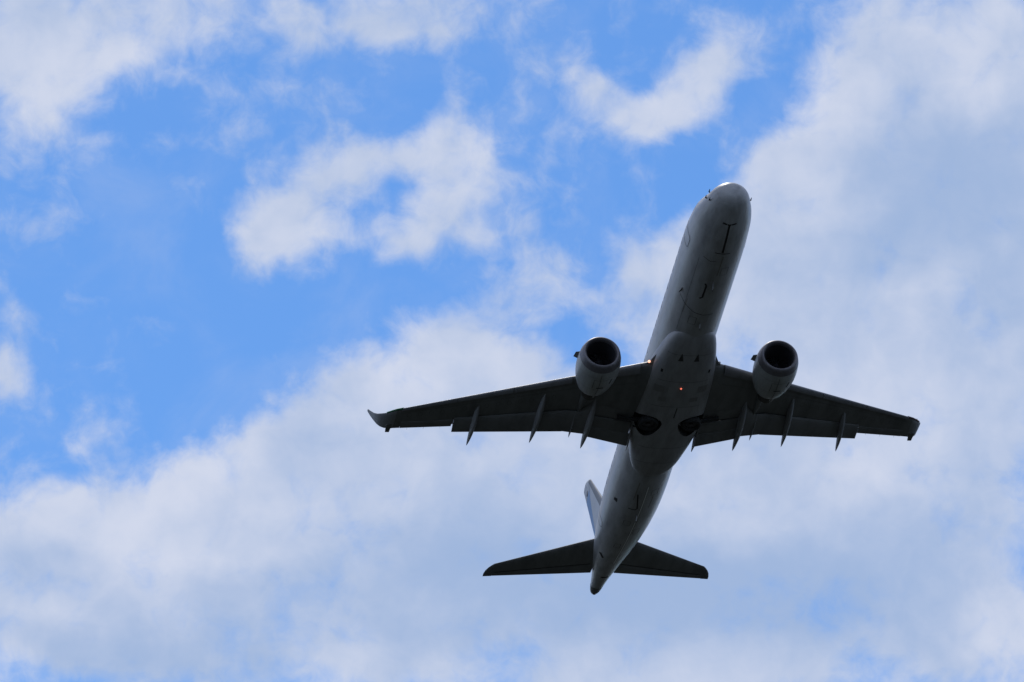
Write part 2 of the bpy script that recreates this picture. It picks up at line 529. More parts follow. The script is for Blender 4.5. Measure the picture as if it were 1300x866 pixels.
class Bag:
    """every part is modelled in aircraft coordinates and shifted once to the root's origin"""
    pass


def part(name, bm, mats, parent=root, **kw):
    if parent is root:
        for v in bm.verts:
            v.co -= BASE
    else:
        for v in bm.verts:
            v.co -= BASE
    return finish(name, bm, mats, parent, **kw)


# ---- fuselage
#       x      w     ztop   zbot   zmid
FUS = [(-0.22, 0.03, -0.33, -0.37, -0.35),
       (-0.18, 0.30, -0.08, -0.60, -0.35),
       (-0.05, 0.56, 0.13, -0.85, -0.35),
       (0.30, 0.86, 0.36, -1.12, -0.33),
       (1.00, 1.10, 0.58, -1.35, -0.27),
       (1.60, 1.26, 0.82, -1.49, -0.20),
       (2.40, 1.39, 1.20, -1.61, -0.11),
       (3.40, 1.45, 1.48, -1.69, -0.04),
       (4.80, 1.49, 1.62, -1.73, 0.0),
       (7.00, 1.49, 1.62, -1.73, 0.0),
       (22.0, 1.49, 1.62, -1.73, 0.0),
       (25.0, 1.49, 1.62, -1.69, 0.0),
       (27.0, 1.47, 1.62, -1.54, 0.04),
       (29.0, 1.38, 1.61, -1.26, 0.14),
       (31.0, 1.23, 1.58, -0.88, 0.32),
       (33.0, 1.01, 1.53, -0.42, 0.54),
       (35.0, 0.73, 1.45, 0.08, 0.76),
       (37.0, 0.43, 1.33, 0.55, 0.94),
(37.9, 0.33, 1.27, 0.74, 1.01),
       (38.3, 0.27, 1.21, 0.82, 1.02),
       (38.52, 0.21, 1.16, 0.88, 1.02),
       (38.62, 0.16, 1.12, 0.92, 1.02),
       (38.65, 0.14, 1.10, 0.94, 1.02)]


def fus_loop(x, n=72, grow=0.0, rows=FUS):
    w, zt, zb, zc = table(rows, x)
    out = []
    for i in range(n):
        a = 2 * math.pi * i / n
        c, s = math.cos(a), math.sin(a)
        h = (zt - zc) if s >= 0 else (zc - zb)
        out.append((x, (w + grow) * c, zc + (h + grow) * s))
    return out


xs = [-0.22, -0.205, -0.18, -0.14, -0.09, -0.03, 0.04, 0.12, 0.2, 0.3, 0.4, 0.5, 0.65, 0.8, 1.0, 1.2, 1.4, 1.6, 1.8, 2.0, 2.2, 2.4, 2.7, 3.0, 3.4, 3.8, 4.3, 4.8]
x = 5.5
while x < 24.5:
    xs.append(x)
    x += 1.0
while x < 37.9:
    xs.append(x)
    x += 0.4
xs += [38.0, 38.2, 38.35, 38.45, 38.55, 38.62, 38.65]
bm = bmesh.new()
loft(bm, [fus_loop(x) for x in xs])
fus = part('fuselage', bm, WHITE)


def bvh_of(obs):
    bm = bmesh.new()
    for o in obs:
        k = len(bm.verts)
        bm.from_mesh(o.data)
    for v in bm.verts:
        v.co += BASE
    t = BVHTree.FromBMesh(bm)
    bm.free()
    return t


TF = bvh_of([fus])


def hit(tree, p, d):
    """surface point and outward normal seen along d from far outside; p gives the two free coordinates"""
    d = Vector(d).normalized()
    o = Vector(p) - d * 30
    h = tree.ray_cast(o, d)
    if h[0] is None:
        return None
    nn = h[1] if h[1].dot(d) < 0 else -h[1]
    return h[0], nn


def stripmesh(bm, tree, path, width, d, lift=0.004, mi=0, step=0.12):
    """a thin sealant line or edge laid on the skin along path (points), seen along d"""
    pts = []
    for a, b in zip(path, path[1:]):
        a, b = Vector(a), Vector(b)
        k = max(1, int((b - a).length / step))
        for i in range(k):
            pts.append(a.lerp(b, i / k))
    pts.append(Vector(path[-1]))
    hs = [hit(tree, p, d) for p in pts]
    hs = [h for h in hs if h]
    prev = None
    for i, (p, nn) in enumerate(hs):
        q = hs[min(i + 1, len(hs) - 1)][0] - hs[max(i - 1, 0)][0]
        if q.length < 1e-6:
            continue
        sd_ = q.normalized().cross(nn).normalized() * (width / 2)
        a, b = bm.verts.new(p + sd_ + nn * lift), bm.verts.new(p - sd_ + nn * lift)
        if prev:
            f = bm.faces.new((prev[0], a, b, prev[1]))
            f.material_index = mi
        prev = (a, b)


def patchmesh(bm, tree, poly, d, lift=0.005, mi=0, cuts=3):
    """a polygonal panel draped over the skin"""
    b2 = bmesh.new()
    vs = [b2.verts.new(p) for p in poly]
    b2.faces.new(vs)
    bmesh.ops.triangulate(b2, faces=b2.faces)
    bmesh.ops.subdivide_edges(b2, edges=b2.edges, cuts=cuts, use_grid_fill=True)
    mp = {}
    for v in b2.verts:
        h = hit(tree, v.co, d)
        if h is None:
            b2.free()
            return
        mp[v] = bm.verts.new(h[0] + h[1] * lift)
    for f in b2.faces:
        nf = bm.faces.new([mp[v] for v in f.verts])
        nf.material_index = mi
    b2.free()


UP, INS, INP = (0, 0, 1), (0, -1, 0), (0, 1, 0)
# passenger windows, doors and cockpit glass, both sides
for s, d in ((1, INS), (-1, INP)):
    doors = [(3.75, 4.55, -0.55, 1.05)] + [(29.6, 30.3, -0.30, 1.05)]
    for (xa, xb, za, zb) in doors:
        bm = bmesh.new()
        r = 0.12
        pl = [(xa + r, 2 * s, za), (xb - r, 2 * s, za), (xb, 2 * s, za + r), (xb, 2 * s, zb - r), (xb - r, 2 * s, zb), (xa + r, 2 * s, zb), (xa, 2 * s, zb - r), (xa, 2 * s, za + r)]
        patchmesh(bm, TF, pl, d, 0.006, 0, 5)
        stripmesh(bm, TF, pl + [pl[0]], 0.035, d, 0.010, 1)
        part('door', bm, [WHITE, SEAL], fus)
    x = 5.3
    while x < 29.2:
        bm = bmesh.new()
        hw, hh, zc = 0.13, 0.19, 0.42
        pl = [(x + hw * math.copysign(abs(math.cos(a)) ** 0.6, math.cos(a)), 2 * s, zc + hh * math.copysign(abs(math.sin(a)) ** 0.6, math.sin(a))) for a in [2 * math.pi * k / 14 for k in range(14)]]
        patchmesh(bm, TF, pl, d, 0.006, 0, 0)
        part('window', bm, GLASS, fus)
        x += 0.80
    for (xa, xb, xc, xd, z0, z1) in ((2.35, 3.1, 3.0, 2.62, 0.55, 1.0),):
        bm = bmesh.new()
        patchmesh(bm, TF, [(xa, 2 * s, z0), (xb, 2 * s, z0), (xc, 2 * s, z1), (xd, 2 * s, z1)], d, 0.006, 0, 3)
        part('cockpit_window', bm, GLASS, fus)
    bm = bmesh.new()
    patchmesh(bm, TF, [(1.62, 0.06 * s, 3), (1.95, 1.0 * s, 3), (2.5, 1.02 * s, 3), (2.35, 0.06 * s, 3)], (0, 0, -1), 0.006, 0, 4)
    part('windshield', bm, GLASS, fus)

# nose gear doors: outline and centre split
bm = bmesh.new()
stripmesh(bm, TF, [(1.22, 0.34, -3), (1.26, 0.2, -3), (1.32, 0, -3), (1.28, -0.2, -3), (1.24, -0.34, -3)], 0.09, UP)
stripmesh(bm, TF, [(1.28, 0.0, -3), (3.3, 0.0, -3)], 0.10, UP)
stripmesh(bm, TF, [(3.36, 0.36, -3), (3.40, -0.4, -3)], 0.05, UP)
part('nose_gear_door', bm, DARK, fus)
# belly hatches and marks
bm = bmesh.new()
stripmesh(bm, TF, [(5.95, 0.36, -3), (6.15, 0.28, -3), (7.1, 0.30, -3), (7.25, 0.42, -3)], 0.09, UP)
part('belly_hatch', bm, DARK, fus)
for (pth, wd_) in (([(7.8, 1.22, -3), (8.15, 0.95, -3), (8.47, 0.5, -3), (8.6, 0, -3), (8.6, -0.5, -3)], 0.035), ([(3.95, 0.8, -3), (4.1, 0.45, -3), (4.0, 0.2, -3)], 0.03)):
    bm = bmesh.new()
    stripmesh(bm, TF, pth, wd_, UP)
    part('skin_joint', bm, SEAL, fus)
bm = bmesh.new()
stripmesh(bm, TF, [(25.0, 0.33, -3), (26.4, 0.12, -3), (26.55, 0.2, -3), (26.55, 0.55, -3)], 0.07, UP)
part('aft_belly_hatch', bm, DARK, fus)
bm = bmesh.new()
stripmesh(bm, TF, [(24.2, -0.08, -3), (33.8, -0.08, -3)], 0.045, UP, 0.012)
part('keel_strip', bm, SEAML, fus)
bm = bmesh.new()
patchmesh(bm, TF, [(26.3, 1.1, -3), (26.65, 1.08, -3), (26.65, 1.22, -3), (26.4, 1.22, -3)], UP)
part('outflow_valve', bm, DARK, fus)
for pl in ([(32.85, 0.72), (33.3, 0.52), (33.4, 0.60), (32.95, 0.82)], [(35.95, 0.14), (35.95, -0.22), (36.12, -0.22), (36.12, 0.16)]):
    bm = bmesh.new()
    patchmesh(bm, TF, [(a, b, -3) for a, b in pl], UP, 0.006, 0, 2)
    part('tail_vent', bm, DARK, fus)
bm = bmesh.new()
loft(bm, [fus_loop(x, 48, 0.006) for x in (37.75, 37.9, 38.1, 38.3, 38.42, 38.52, 38.58, 38.62, 38.64)], True, False)
part('tail_cone_end', bm, DGREY, fus)  # thin sleeve that colours the end of the tail cone darker
bm = bmesh.new()
lathe(bm, [(38.50, 0.125), (38.655, 0.12), (38.665, 0.105), (38.655, 0.09), (38.4, 0.085), (38.4, 0.001)], (0, 0, 1.02), 24)
part('exhaust_pipe', bm, HOT, fus)
for yy in (0.95, -0.95):
    bm = bmesh.new()
    stripmesh(bm, TF, [(4.2, yy, -3), (10.4, yy, -3)], 0.014, UP, step=0.3)
    part('lap_joint', bm, SEAL, fus)
for (xa, xb, ya, yb) in ((4.6, 5.2, -0.55, -0.2), (8.9, 9.5, 0.25, 0.6), (24.6, 25.1, -0.7, -0.35), (27.9, 28.4, 0.15, 0.5), (28.9, 29.5, -0.5, -0.2), (30.9, 31.4, 0.1, 0.4)):
    bm = bmesh.new()
    stripmesh(bm, TF, [(xa, ya, -3), (xb, ya, -3), (xb, yb, -3), (xa, yb, -3), (xa, ya, -3)], 0.018, UP)
    part('access_hatch', bm, SEAL, fus)
for (xa, xb, yy, w) in ((23.9, 25.6, 0.42, 0.05), (27.5, 29.6, -0.12, 0.06), (7.7, 8.9, 0.9, 0.04), (3.6, 5.2, -0.1, 0.05), (25.2, 26.4, -0.5, 0.05)):
    bm = bmesh.new()
    stripmesh(bm, TF, [(xa, yy, -3), (xb, yy + 0.03, -3)], w, UP, 0.003)
    part('drain_streak', bm, STAIN, fus)
# blade aerials, drain masts
for (xx, yy, h, c) in ((5.9, 0.0, 0.30, 0.35), (7.35, 1.2, 0.16, 0.3), (9.4, 0.0, 0.22, 0.35), (27.2, 0.0, 0.26, 0.36)):
    p, nn = hit(TF, (xx, yy, -3), UP)
    bm = bmesh.new()
    lo_ = []
    for k, f in ((0, 1.0), (1, 0.6)):
        b0 = p + nn * (h * k - 0.03) + Vector((0.18 * k, 0, 0))
        lo_.append([b0 + Vector((c * f * math.cos(a) / 2, 0.025 * math.sin(a), 0)) for a in [2 * math.pi * q / 12 for q in range(12)]])
    loft(bm, lo_)
    part('blade_antenna', bm, DGREY, fus)
# air-data probes round the nose
for (zz, xx, side) in ((0.30, 1.05, 1), (-0.10, 0.95, 1), (-0.45, 0.62, 1), (0.30, 1.15, -1), (-0.02, 1.20, -1)):
    h = hit(TF, (xx, 0, zz), INS if side > 0 else INP)
    p, nn = h
    bm = bmesh.new()
    st = p + nn * 0.06
    tube(bm, [p - nn * 0.02, st, st + Vector((-0.05, 0, 0))], 0.035, 0.028)
    tube(bm, [st + Vector((0.02, 0, 0)), st + Vector((-0.20, 0, 0.0))], 0.033, 0.016)
    part('pitot_probe', bm, DARK, fus)

# ---- wing-to-body fairing
#        x     w     ztop  zbot  zmid
FRG = [(10.35, 0.70, -1.2, -1.695, -1.35),
       (10.7, 1.00, -1.0, -1.77, -1.30),
       (11.3, 1.22, -0.8, -1.86, -1.25),
       (12.2, 1.40, -0.6, -1.95, -1.20),
       (13.5, 1.60, -0.4, -2.02, -1.15),
       (15.0, 1.76, -0.3, -2.05, -1.12),
       (18.0, 1.80, -0.3, -2.06, -1.12),
       (19.2, 1.76, -0.3, -2.05, -1.12),
       (20.2, 1.64, -0.3, -2.03, -1.12),
       (21.2, 1.45, -0.4, -1.98, -1.15),
       (22.0, 1.26, -0.6, -1.90, -1.25),
       (22.6, 1.06, -0.8, -1.82, -1.30),
       (22.95, 0.86, -1.0, -1.76, -1.34),
       (23.15, 0.65, -1.2, -1.71, -1.38)]


def frg_loop(x, n=64):
    w, zt, zb, zc = table(FRG, x)
    out = []
    for i in range(n):
        a = 2 * math.pi * i / n
        c, s = math.cos(a), math.sin(a)
        e = 0.78
        c2, s2 = math.copysign(abs(c) ** e, c), math.copysign(abs(s) ** e, s)
        h = (zt - zc) if s >= 0 else (zc - zb)
        out.append((x, w * c2, zc + h * s2))
    return out


bm = bmesh.new()
xs = [10.35, 10.5, 10.7, 10.9, 11.1] + [11.3 + 0.35 * i for i in range(32)] + [22.6, 22.75, 22.9, 23.03, 23.15]
loft(bm, [frg_loop(x) for x in xs])
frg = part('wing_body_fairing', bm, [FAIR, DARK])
# open wheel wells cut into it
for s in (1, -1):
    bm = bmesh.new()

    def keyhole(z):
        pts = []
        for k in range(40):
            a = 2 * math.pi * k / 40
            ca, sa = math.cos(a), math.sin(a)
            xx = 17.95 + 0.62 * ca
            yy = 1.12 + 0.70 * sa
            if ca > 0:
                xx = 17.95 + 1.15 * ca
                yy = 1.12 + 0.70 * (math.copysign(abs(sa) ** 1.0, sa)) * (1 - 0.22 * ca)
            pts.append((xx - BASE.x, yy * s - BASE.y, z - BASE.z))
        return pts
    loft(bm, [keyhole(-3.0), keyhole(-1.35)], mi=1)
    bmesh.ops.recalc_face_normals(bm, faces=bm.faces)
    cm = bpy.data.meshes.new('well_cut')
    bm.to_mesh(cm)
    bm.free()
    cm.materials.append(FAIR)
    cm.materials.append(DARK)
    co = bpy.data.objects.new('well_cut', cm)
    COL.objects.link(co)
    co.matrix_world = root.matrix_world
    bpy.context.view_layer.update()
    mod = frg.modifiers.new('cut', 'BOOLEAN')
    mod.object = co
    mod.operation = 'DIFFERENCE'
    mod.solver = 'EXACT'
    dg = bpy.context.evaluated_depsgraph_get()
    nm = bpy.data.meshes.new_from_object(frg.evaluated_get(dg))
    frg.modifiers.clear()
    frg.data = nm
    bpy.data.objects.remove(co)
frg.data.name = 'wing_body_fairing'
TG = bvh_of([frg, fus])
for s in (1, -1):
    # air inlet: flush triangular scoop
    bm = bmesh.new()
    yc = 0.40 * s + 0.05
    patchmesh(bm, TG, [(11.8, yc + 0.015, -3), (12.36, yc + 0.135, -3), (12.36, yc - 0.135, -3), (11.8, yc - 0.015, -3)], UP, 0.006)
    part('air_inlet', bm, SEAL, frg)
    for (xa, xb, ya, yb) in ((14.55, 15.1, 0.85, 1.35), (15.5, 15.85, 0.6, 1.0)):
        bm = bmesh.new()
        patchmesh(bm, TG, [(xa, ya * s, -3), (xb, ya * s, -3), (xb, yb * s, -3), (xa, yb * s, -3)], UP, 0.006)
        part('vent_grille', bm, VENT, frg)
    bm = bmesh.new()
    patchmesh(bm, TG, [(13.25, 1.15 * s, -3), (13.5, 1.15 * s, -3), (13.5, 1.25 * s, -3), (13.25, 1.25 * s, -3)], UP, 0.006)
    part('drain_port', bm, DARK, frg)
for pth, wd_ in [([(xx, 1.25, -3), (xx, -1.25, -3)], 0.018) for xx in (11.9, 14.1, 16.3, 20.1, 21.6)] + [([(16.4, -0.1, -3), (17.3, -0.08, -3)], 0.06)]:
    bm = bmesh.new()
    stripmesh(bm, TG, pth, wd_, UP)
    part('panel_joint', bm, SEAL, frg)
p, nn = hit(TG, (14.65, 0.02, -3), UP)
bm = bmesh.new()
ball(bm, p, 0.05, (1, 1, 1.1))
part('beacon_light', bm, RED, frg)

# ---- main wheels lying in their wells
for s in (1, -1):
    wx, wy = 17.93, 1.10
    wroot = None
    bm = bmesh.new()
    prof = []
    for k in range(24):
        a = 2 * math.pi * k / 24
        prof.append((0.40 + 0.125 * math.cos(a), 0.20 * math.copysign(abs(math.sin(a)) ** 0.8, math.sin(a))))
    n = 44
    loops = []
    for i in range(n + 1):
        a = 2 * math.pi * i / n
        loops.append([(wx + r * math.cos(a), (wy + r * math.sin(a)) * s, -1.93 + z) for r, z in prof])
    loft(bm, loops, True, False)
    tyre = part('main_wheel', bm, RUBBER)
    bm = bmesh.new()
    for (r0, z0, r1, z1) in ((0.30, -2.00, 0.10, -1.96), (0.10, -2.05, 0.001, -2.05), (0.10, -1.96, 0.10, -2.05), (0.30, -1.8, 0.30, -2.0)):
        A = [(wx + r0 * math.cos(2 * math.pi * i / 32), (wy + r0 * math.sin(2 * math.pi * i / 32)) * s, z0) for i in range(32)]
        B_ = [(wx + r1 * math.cos(2 * math.pi * i / 32), (wy + r1 * math.sin(2 * math.pi * i / 32)) * s, z1) for i in range(32)]
        loft(bm, [A, B_], True, False)
    part('rim', bm, HUB, tyre)
    bm = bmesh.new()
    tube(bm, [(wx + 0.1, wy * s, -1.75), (18.1, 1.75 * s, -1.62), (18.2, 2.6 * s, -1.42)], 0.13, 0.10, 12)
    tube(bm, [(wx + 0.5, (wy - .1) * s, -1.78), (18.75, 1.7 * s, -1.6)], 0.06, 0.06, 8)
    part('landing_gear_leg', bm, RUBBER)

# ---- wings
ZD = 0.127


def wle(y):
    return 13.75 + 0.587 * (y - 2)


def wz(y):
    return -1.2 + ZD * (y - 2)


def wte(y):
    # trailing edge of the clean wing
    if y >= 5.1:
        return 21.20 + 0.305 * (y - 10.5)
    return 19.55 + (5.1 - y) * 0.07


def wtc(y):
    return lerp(0.125, 0.098, min(1, max(0, (y - 1.5) / 12)))


def whinge(y):
    if y >= 5.1:
        return 18.50 + (20.52 - 18.50) * (y - 5.1) / (10.45 - 5.1)
    if y >= 4.0:
        return 18.38 + 0.11 * (y - 4.0)
    return 17.62 - 0.06 * (y - 1.7)


def sec_pts(y, s, x0=0.0, x1=None, zoff=0.0):
    le = Vector((wle(y), y, wz(y)))
    te = Vector((wte(y), y, wz(y) - 0.05 + 0.03 * (y > 5)))
    c = te.x - le.x
    x1 = 1.0 if x1 is None else (x1 - le.x) / c
    return foil_loop(le, te, wtc(y), s, 0, x0, x1, 20, 0.012)


def panel(name, s, ya, yb, fle, fte, tc, mat, parent, droop_a=(0.0, 0.0), droop_b=(0.0, 0.0), ny=2, camber=0.0):
    """a flap / aileron / vane as its own small aerofoil; fle, fte give x; droops give (z le, z te) under wz"""
    bm = bmesh.new()
    lp = []
    for i in range(ny + 1):
        t = i / ny
        y = lerp(ya, yb, t)
        z0, z1 = lerp(droop_a[0], droop_b[0], t), lerp(droop_a[1], droop_b[1], t)
        lp.append(foil_loop((fle(y), y, wz(y) + z0), (fte(y), y, wz(y) + z1), tc, s, 0, 0, 1, 10, camber))
    loft(bm, lp)
    return part(name, bm, mat, parent)


WLT = [  # winglet: le, te, t/c, cant
    ((20.56, 13.45, 0.25), (22.13, 13.45, 0.24), 0.10, 0.12),
    ((20.85, 13.72, 0.34), (22.20, 13.72, 0.32), 0.095, 0.35),
    ((21.12, 13.92, 0.48), (22.25, 13.88, 0.44), 0.09, 0.65),
    ((21.42, 14.06, 0.66), (22.33, 13.98, 0.63), 0.085, 0.95),
    ((21.85, 14.15, 0.99), (22.50, 14.09, 0.97), 0.08, 1.2),
    ((22.27, 14.22, 1.38), (22.72, 14.19, 1.38), 0.08, 1.3),
    ((22.58, 14.27, 1.68), (22.88, 14.26, 1.72), 0.08, 1.3),
    ((22.70, 14.28, 1.77), (22.90, 14.28, 1.79), 0.05, 1.3)]

def wo_(p, s):
    return (0.06 if s > 0 else -0.10) * min(1.0, max(0.0, (p[2] - 0.25) / 0.4))


for s in (1, -1):
    bm = bmesh.new()
    ys = [1.2, 1.7, 2.4, 3.2, 3.97, 4.0, 5.08, 5.12, 6.2, 7.5, 9.0, 10.0, 10.44, 10.47, 11.5, 12.95, 12.98, 13.3]
    loops = []
    for y in ys:
        if y >= 12.97:
            cut = None
        elif y > 10.45:
            cut = wte(y) - 0.52
        else:
            cut = whinge(y)
        loops.append(sec_pts(y, s, 0.0, cut))
    loft(bm, loops)
    wing = part('wing', bm, GREY, angle=30)
    TW = bvh_of([wing])
    # slats
    for (ya, yb) in ((2.15, 3.75), (5.25, 7.9), (7.93, 10.5), (10.53, 13.05)):
        bm = bmesh.new()
        lp = []
        for y in (ya, (ya + yb) / 2, yb):
            c = wte(y) - wle(y)
            q = foil_loop((wle(y) - 0.10, y, wz(y) - 0.06), (wte(y) - 0.1, y, wz(y) - 0.06), wtc(y) * 1.02, s, 0, 0, 0.075 + 0.15 / c * 0.3, 10, 0.012)
            lp.append(q)
        loft(bm, lp)
        part('slat', bm, SLATM, wing)
    # aileron and outboard tip piece
    panel('aileron', s, 10.49, 12.965, lambda y: wte(y) - 0.62, lambda y: wte(y), 0.11, FLAPG, wing, (-0.06, -0.06), (-0.04, -0.03))
    # winglet
    bm = bmesh.new()
    loft(bm, [sec_pts(13.3, s)] + [foil_loop((a[0], a[1] + wo_(a, s), a[2]), (b[0], b[1] + wo_(b, s), b[2]), t, s, c, 0, 1, 20, 0.012) for a, b, t, c in WLT])
    part('winglet', bm, TRACK, wing, angle=50)
    bm = bmesh.new()
    y0, y1 = 13.38, 13.66
    loft(bm, [[(21.7, y0 * s, 0.19), (21.7, y1 * s, 0.19), (21.7, y1 * s, 0.31), (21.7, y0 * s, 0.31)],
              [(22.42, (y0 + .05) * s, 0.21), (22.42, (y1 - .03) * s, 0.21), (22.42, (y1 - .03) * s, 0.26), (22.42, (y0 + .05) * s, 0.26)]])
    part('tip_light_housing', bm, GREY, wing)
    bm = bmesh.new()
    tube(bm, [(wle(13.0) - 0.04, 13.0 * s, wz(13.0) - 0.02), (wle(13.3) - 0.02, 13.3 * s, wz(13.3) - 0.01), (20.52, 13.47 * s, 0.26), (20.85, 13.74 * s, 0.35)], 0.045, 0.035, 10)
    part('position_light', bm, GREEN if s > 0 else REDN, wing)
    # static wicks
    for y in (11.0, 11.8, 12.6):
        bm = bmesh.new()
        tube(bm, [(wte(y) - 0.05, y * s, wz(y) - 0.04), (wte(y) + 0.14, y * s, wz(y) - 0.05)], 0.006, 0.004, 6)
        part('static_wick', bm, DARK, wing)
    # flaps: outboard panel, panel behind the engine, inboard double-slotted set
    o_te = lambda y: 21.50 + (y - 10.45) * 0.272
    panel('outboard_flap', s, 5.085, 10.43, lambda y: whinge(y) - 0.12, o_te, 0.13, FLAPG, wing, (-0.16, -0.34), (-0.08, -0.20), 4, 0.01)
    m_te = lambda y: 20.02 - (5.08 - y) * 0.02
    panel('middle_flap', s, 3.98, 5.083, lambda y: whinge(y) - 0.12, m_te, 0.13, FLAPG, wing, (-0.20, -0.36), (-0.17, -0.34), 2, 0.01)
    for (ya, yb, xe) in ((1.60, 2.8, None), (2.81, 4.02, None), (4.03, 6.4, 0.75), (6.41, 8.4, 0.7), (8.41, 10.46, 0.62)):
        bm = bmesh.new()
        lp = []
        for y in (ya, yb):
            c = wte(y) - wle(y)
            xa = whinge(y) - 0.25
            xb = xa + 0.25 + xe if xe else 19.85 - (y - 1.6) * 0.06
            zu = lambda xx: wz(y) + 0.03 + wtc(y) * c * 0.62 * max(0.12, 1 - (xx - wle(y)) / c)
            lp.append([(xa, y * s, zu(xa)), (xb, y * s, zu(xb)), (xb, y * s, zu(xb) - 0.015), (xa, y * s, zu(xa) - 0.08)])
        loft(bm, lp)
        part('spoiler', bm, GREY, wing, smooth=False)
    panel('flap_vane', s, 1.78, 3.97, lambda y: whinge(y) - 0.05, lambda y: 18.66 - (y - 1.8) * 0.10, 0.14, FLAPG, wing, (-0.14, -0.15), (-0.14, -0.15), 2, 0.01)
    panel('inboard_flap', s, 1.78, 3.97, lambda y: 18.74 - (y - 1.8) * 0.10, lambda y: 19.62 - (y - 1.8) * 0.10, 0.15, FLAPG, wing, (-0.17, -0.23), (-0.17, -0.23), 2, 0.01)
    panel('flap_trailing_tab', s, 1.72, 3.97, lambda y: 19.60 - (y - 1.8) * 0.10, lambda y: 20.55 - (y - 1.8) * 0.16, 0.12, FLAPG, wing, (-0.24, -0.38), (-0.22, -0.34), 2, 0.01)
    # flap track fairings
    for (yb_, xb_, zb_, yt_, xt_, zt_, wd) in ((9.40, 18.9, -0.25, 9.55, 22.30, -0.60, 0.17), (6.35, 17.2, -0.75, 6.50, 21.45, -0.95, 0.19), (3.86, 17.0, -1.10, 3.92, 21.35, -1.30, 0.22)):
        bm = bmesh.new()
        lp = []
        for k in range(15):
            t = k / 14
            r = wd * (math.sin(math.pi * min(1, (t * 0.97 + 0.03)) ** 0.8)) ** 0.72 + 0.004
            c = Vector((lerp(xb_, xt_, t), lerp(yb_, yt_, t), lerp(zb_, zt_, t)))
            lp.append([(c.x, (c.y + r * 0.72 * math.cos(a)) * s, c.z + 1.35 * r * math.sin(a) - 0.10 * math.sin(math.pi * t)) for a in [2 * math.pi * q / 20 for q in range(20)]])
        loft(bm, lp)
        part('flap_track_fairing', bm, TRACK, wing)
    bm = bmesh.new()
    lp = []
    for k in range(10):
        t = k / 9
        r = 0.09 * (math.sin(math.pi * (t * 0.97 + 0.03))) ** 0.7 + 0.003
        lp.append([(lerp(18.3, 20.55, t), (4.66 + r * 0.6 * math.cos(a)) * s, -1.06 - 0.12 * t + 1.6 * r * math.sin(a)) for a in [2 * math.pi * q / 14 for q in range(14)]])
    loft(bm, lp)
    part('flap_hinge_fairing', bm, TRACK, wing)
    bm = bmesh.new()
    loft(bm, [[(18.6, 1.70 * s, -1.5), (18.6, 1.74 * s, -1.5), (18.6, 1.74 * s, -1.2), (18.6, 1.70 * s, -1.2)],
              [(20.2, 1.68 * s, -1.78), (20.2, 1.74 * s, -1.78), (20.2, 1.74 * s, -1.35), (20.2, 1.68 * s, -1.35)],
              [(20.95, 1.69 * s, -1.66), (20.95, 1.71 * s, -1.66), (20.95, 1.71 * s, -1.60), (20.95, 1.69 * s, -1.60)]])
    part('flap_end_plate', bm, FAIR, wing)
    # underside access panels row and joint lines
    bm = bmesh.new()
    for k in range(14):
        y = 5.9 + k * 0.52
        xc = lerp(wle(y), whinge(min(y, 10.4)) if y < 10.4 else wte(y) - 0.5, 0.48)
        pts = [(xc + 0.19 * math.cos(a), (y + 0.10 * math.sin(a)) * s, -5) for a in [2 * math.pi * q / 12 for q in range(13)]]
        stripmesh(bm, TW, pts, 0.012, UP, 0.003)
    for (fr) in (0.2,):
        stripmesh(bm, TW, [(lerp(wle(y), wte(y), fr), y * s, -5) for y in (2.2, 5.0, 8.0, 11.0, 13.1)], 0.012, UP, 0.003)
    part('access_panel', bm, SEAL, wing)
    # landing light in the root leading edge
    h = Vector((13.50, 1.74, -1.20))
    bm = bmesh.new()
    loft(bm, [[(12.85, 1.44 * s, -1.28), (12.85, 1.50 * s, -1.20), (12.85, 1.44 * s, -1.10)],
              [(13.35, 1.48 * s, -1.40), (13.35, 1.72 * s, -1.24), (13.35, 1.48 * s, -1.05)],
              [(13.95, 1.48 * s, -1.45), (13.95, 2.05 * s, -1.22), (13.95, 1.48 * s, -0.98)]])
    lh = part('landing_light', bm, GREY, wing)
    bm = bmesh.new()
    ball(bm, (13.43, 1.78 * s, -1.27), 0.07)
    # the starboard lamp is lit towards the viewer
    o = part('lamp', bm, LAMP if s > 0 else LENS, root if False else lh)

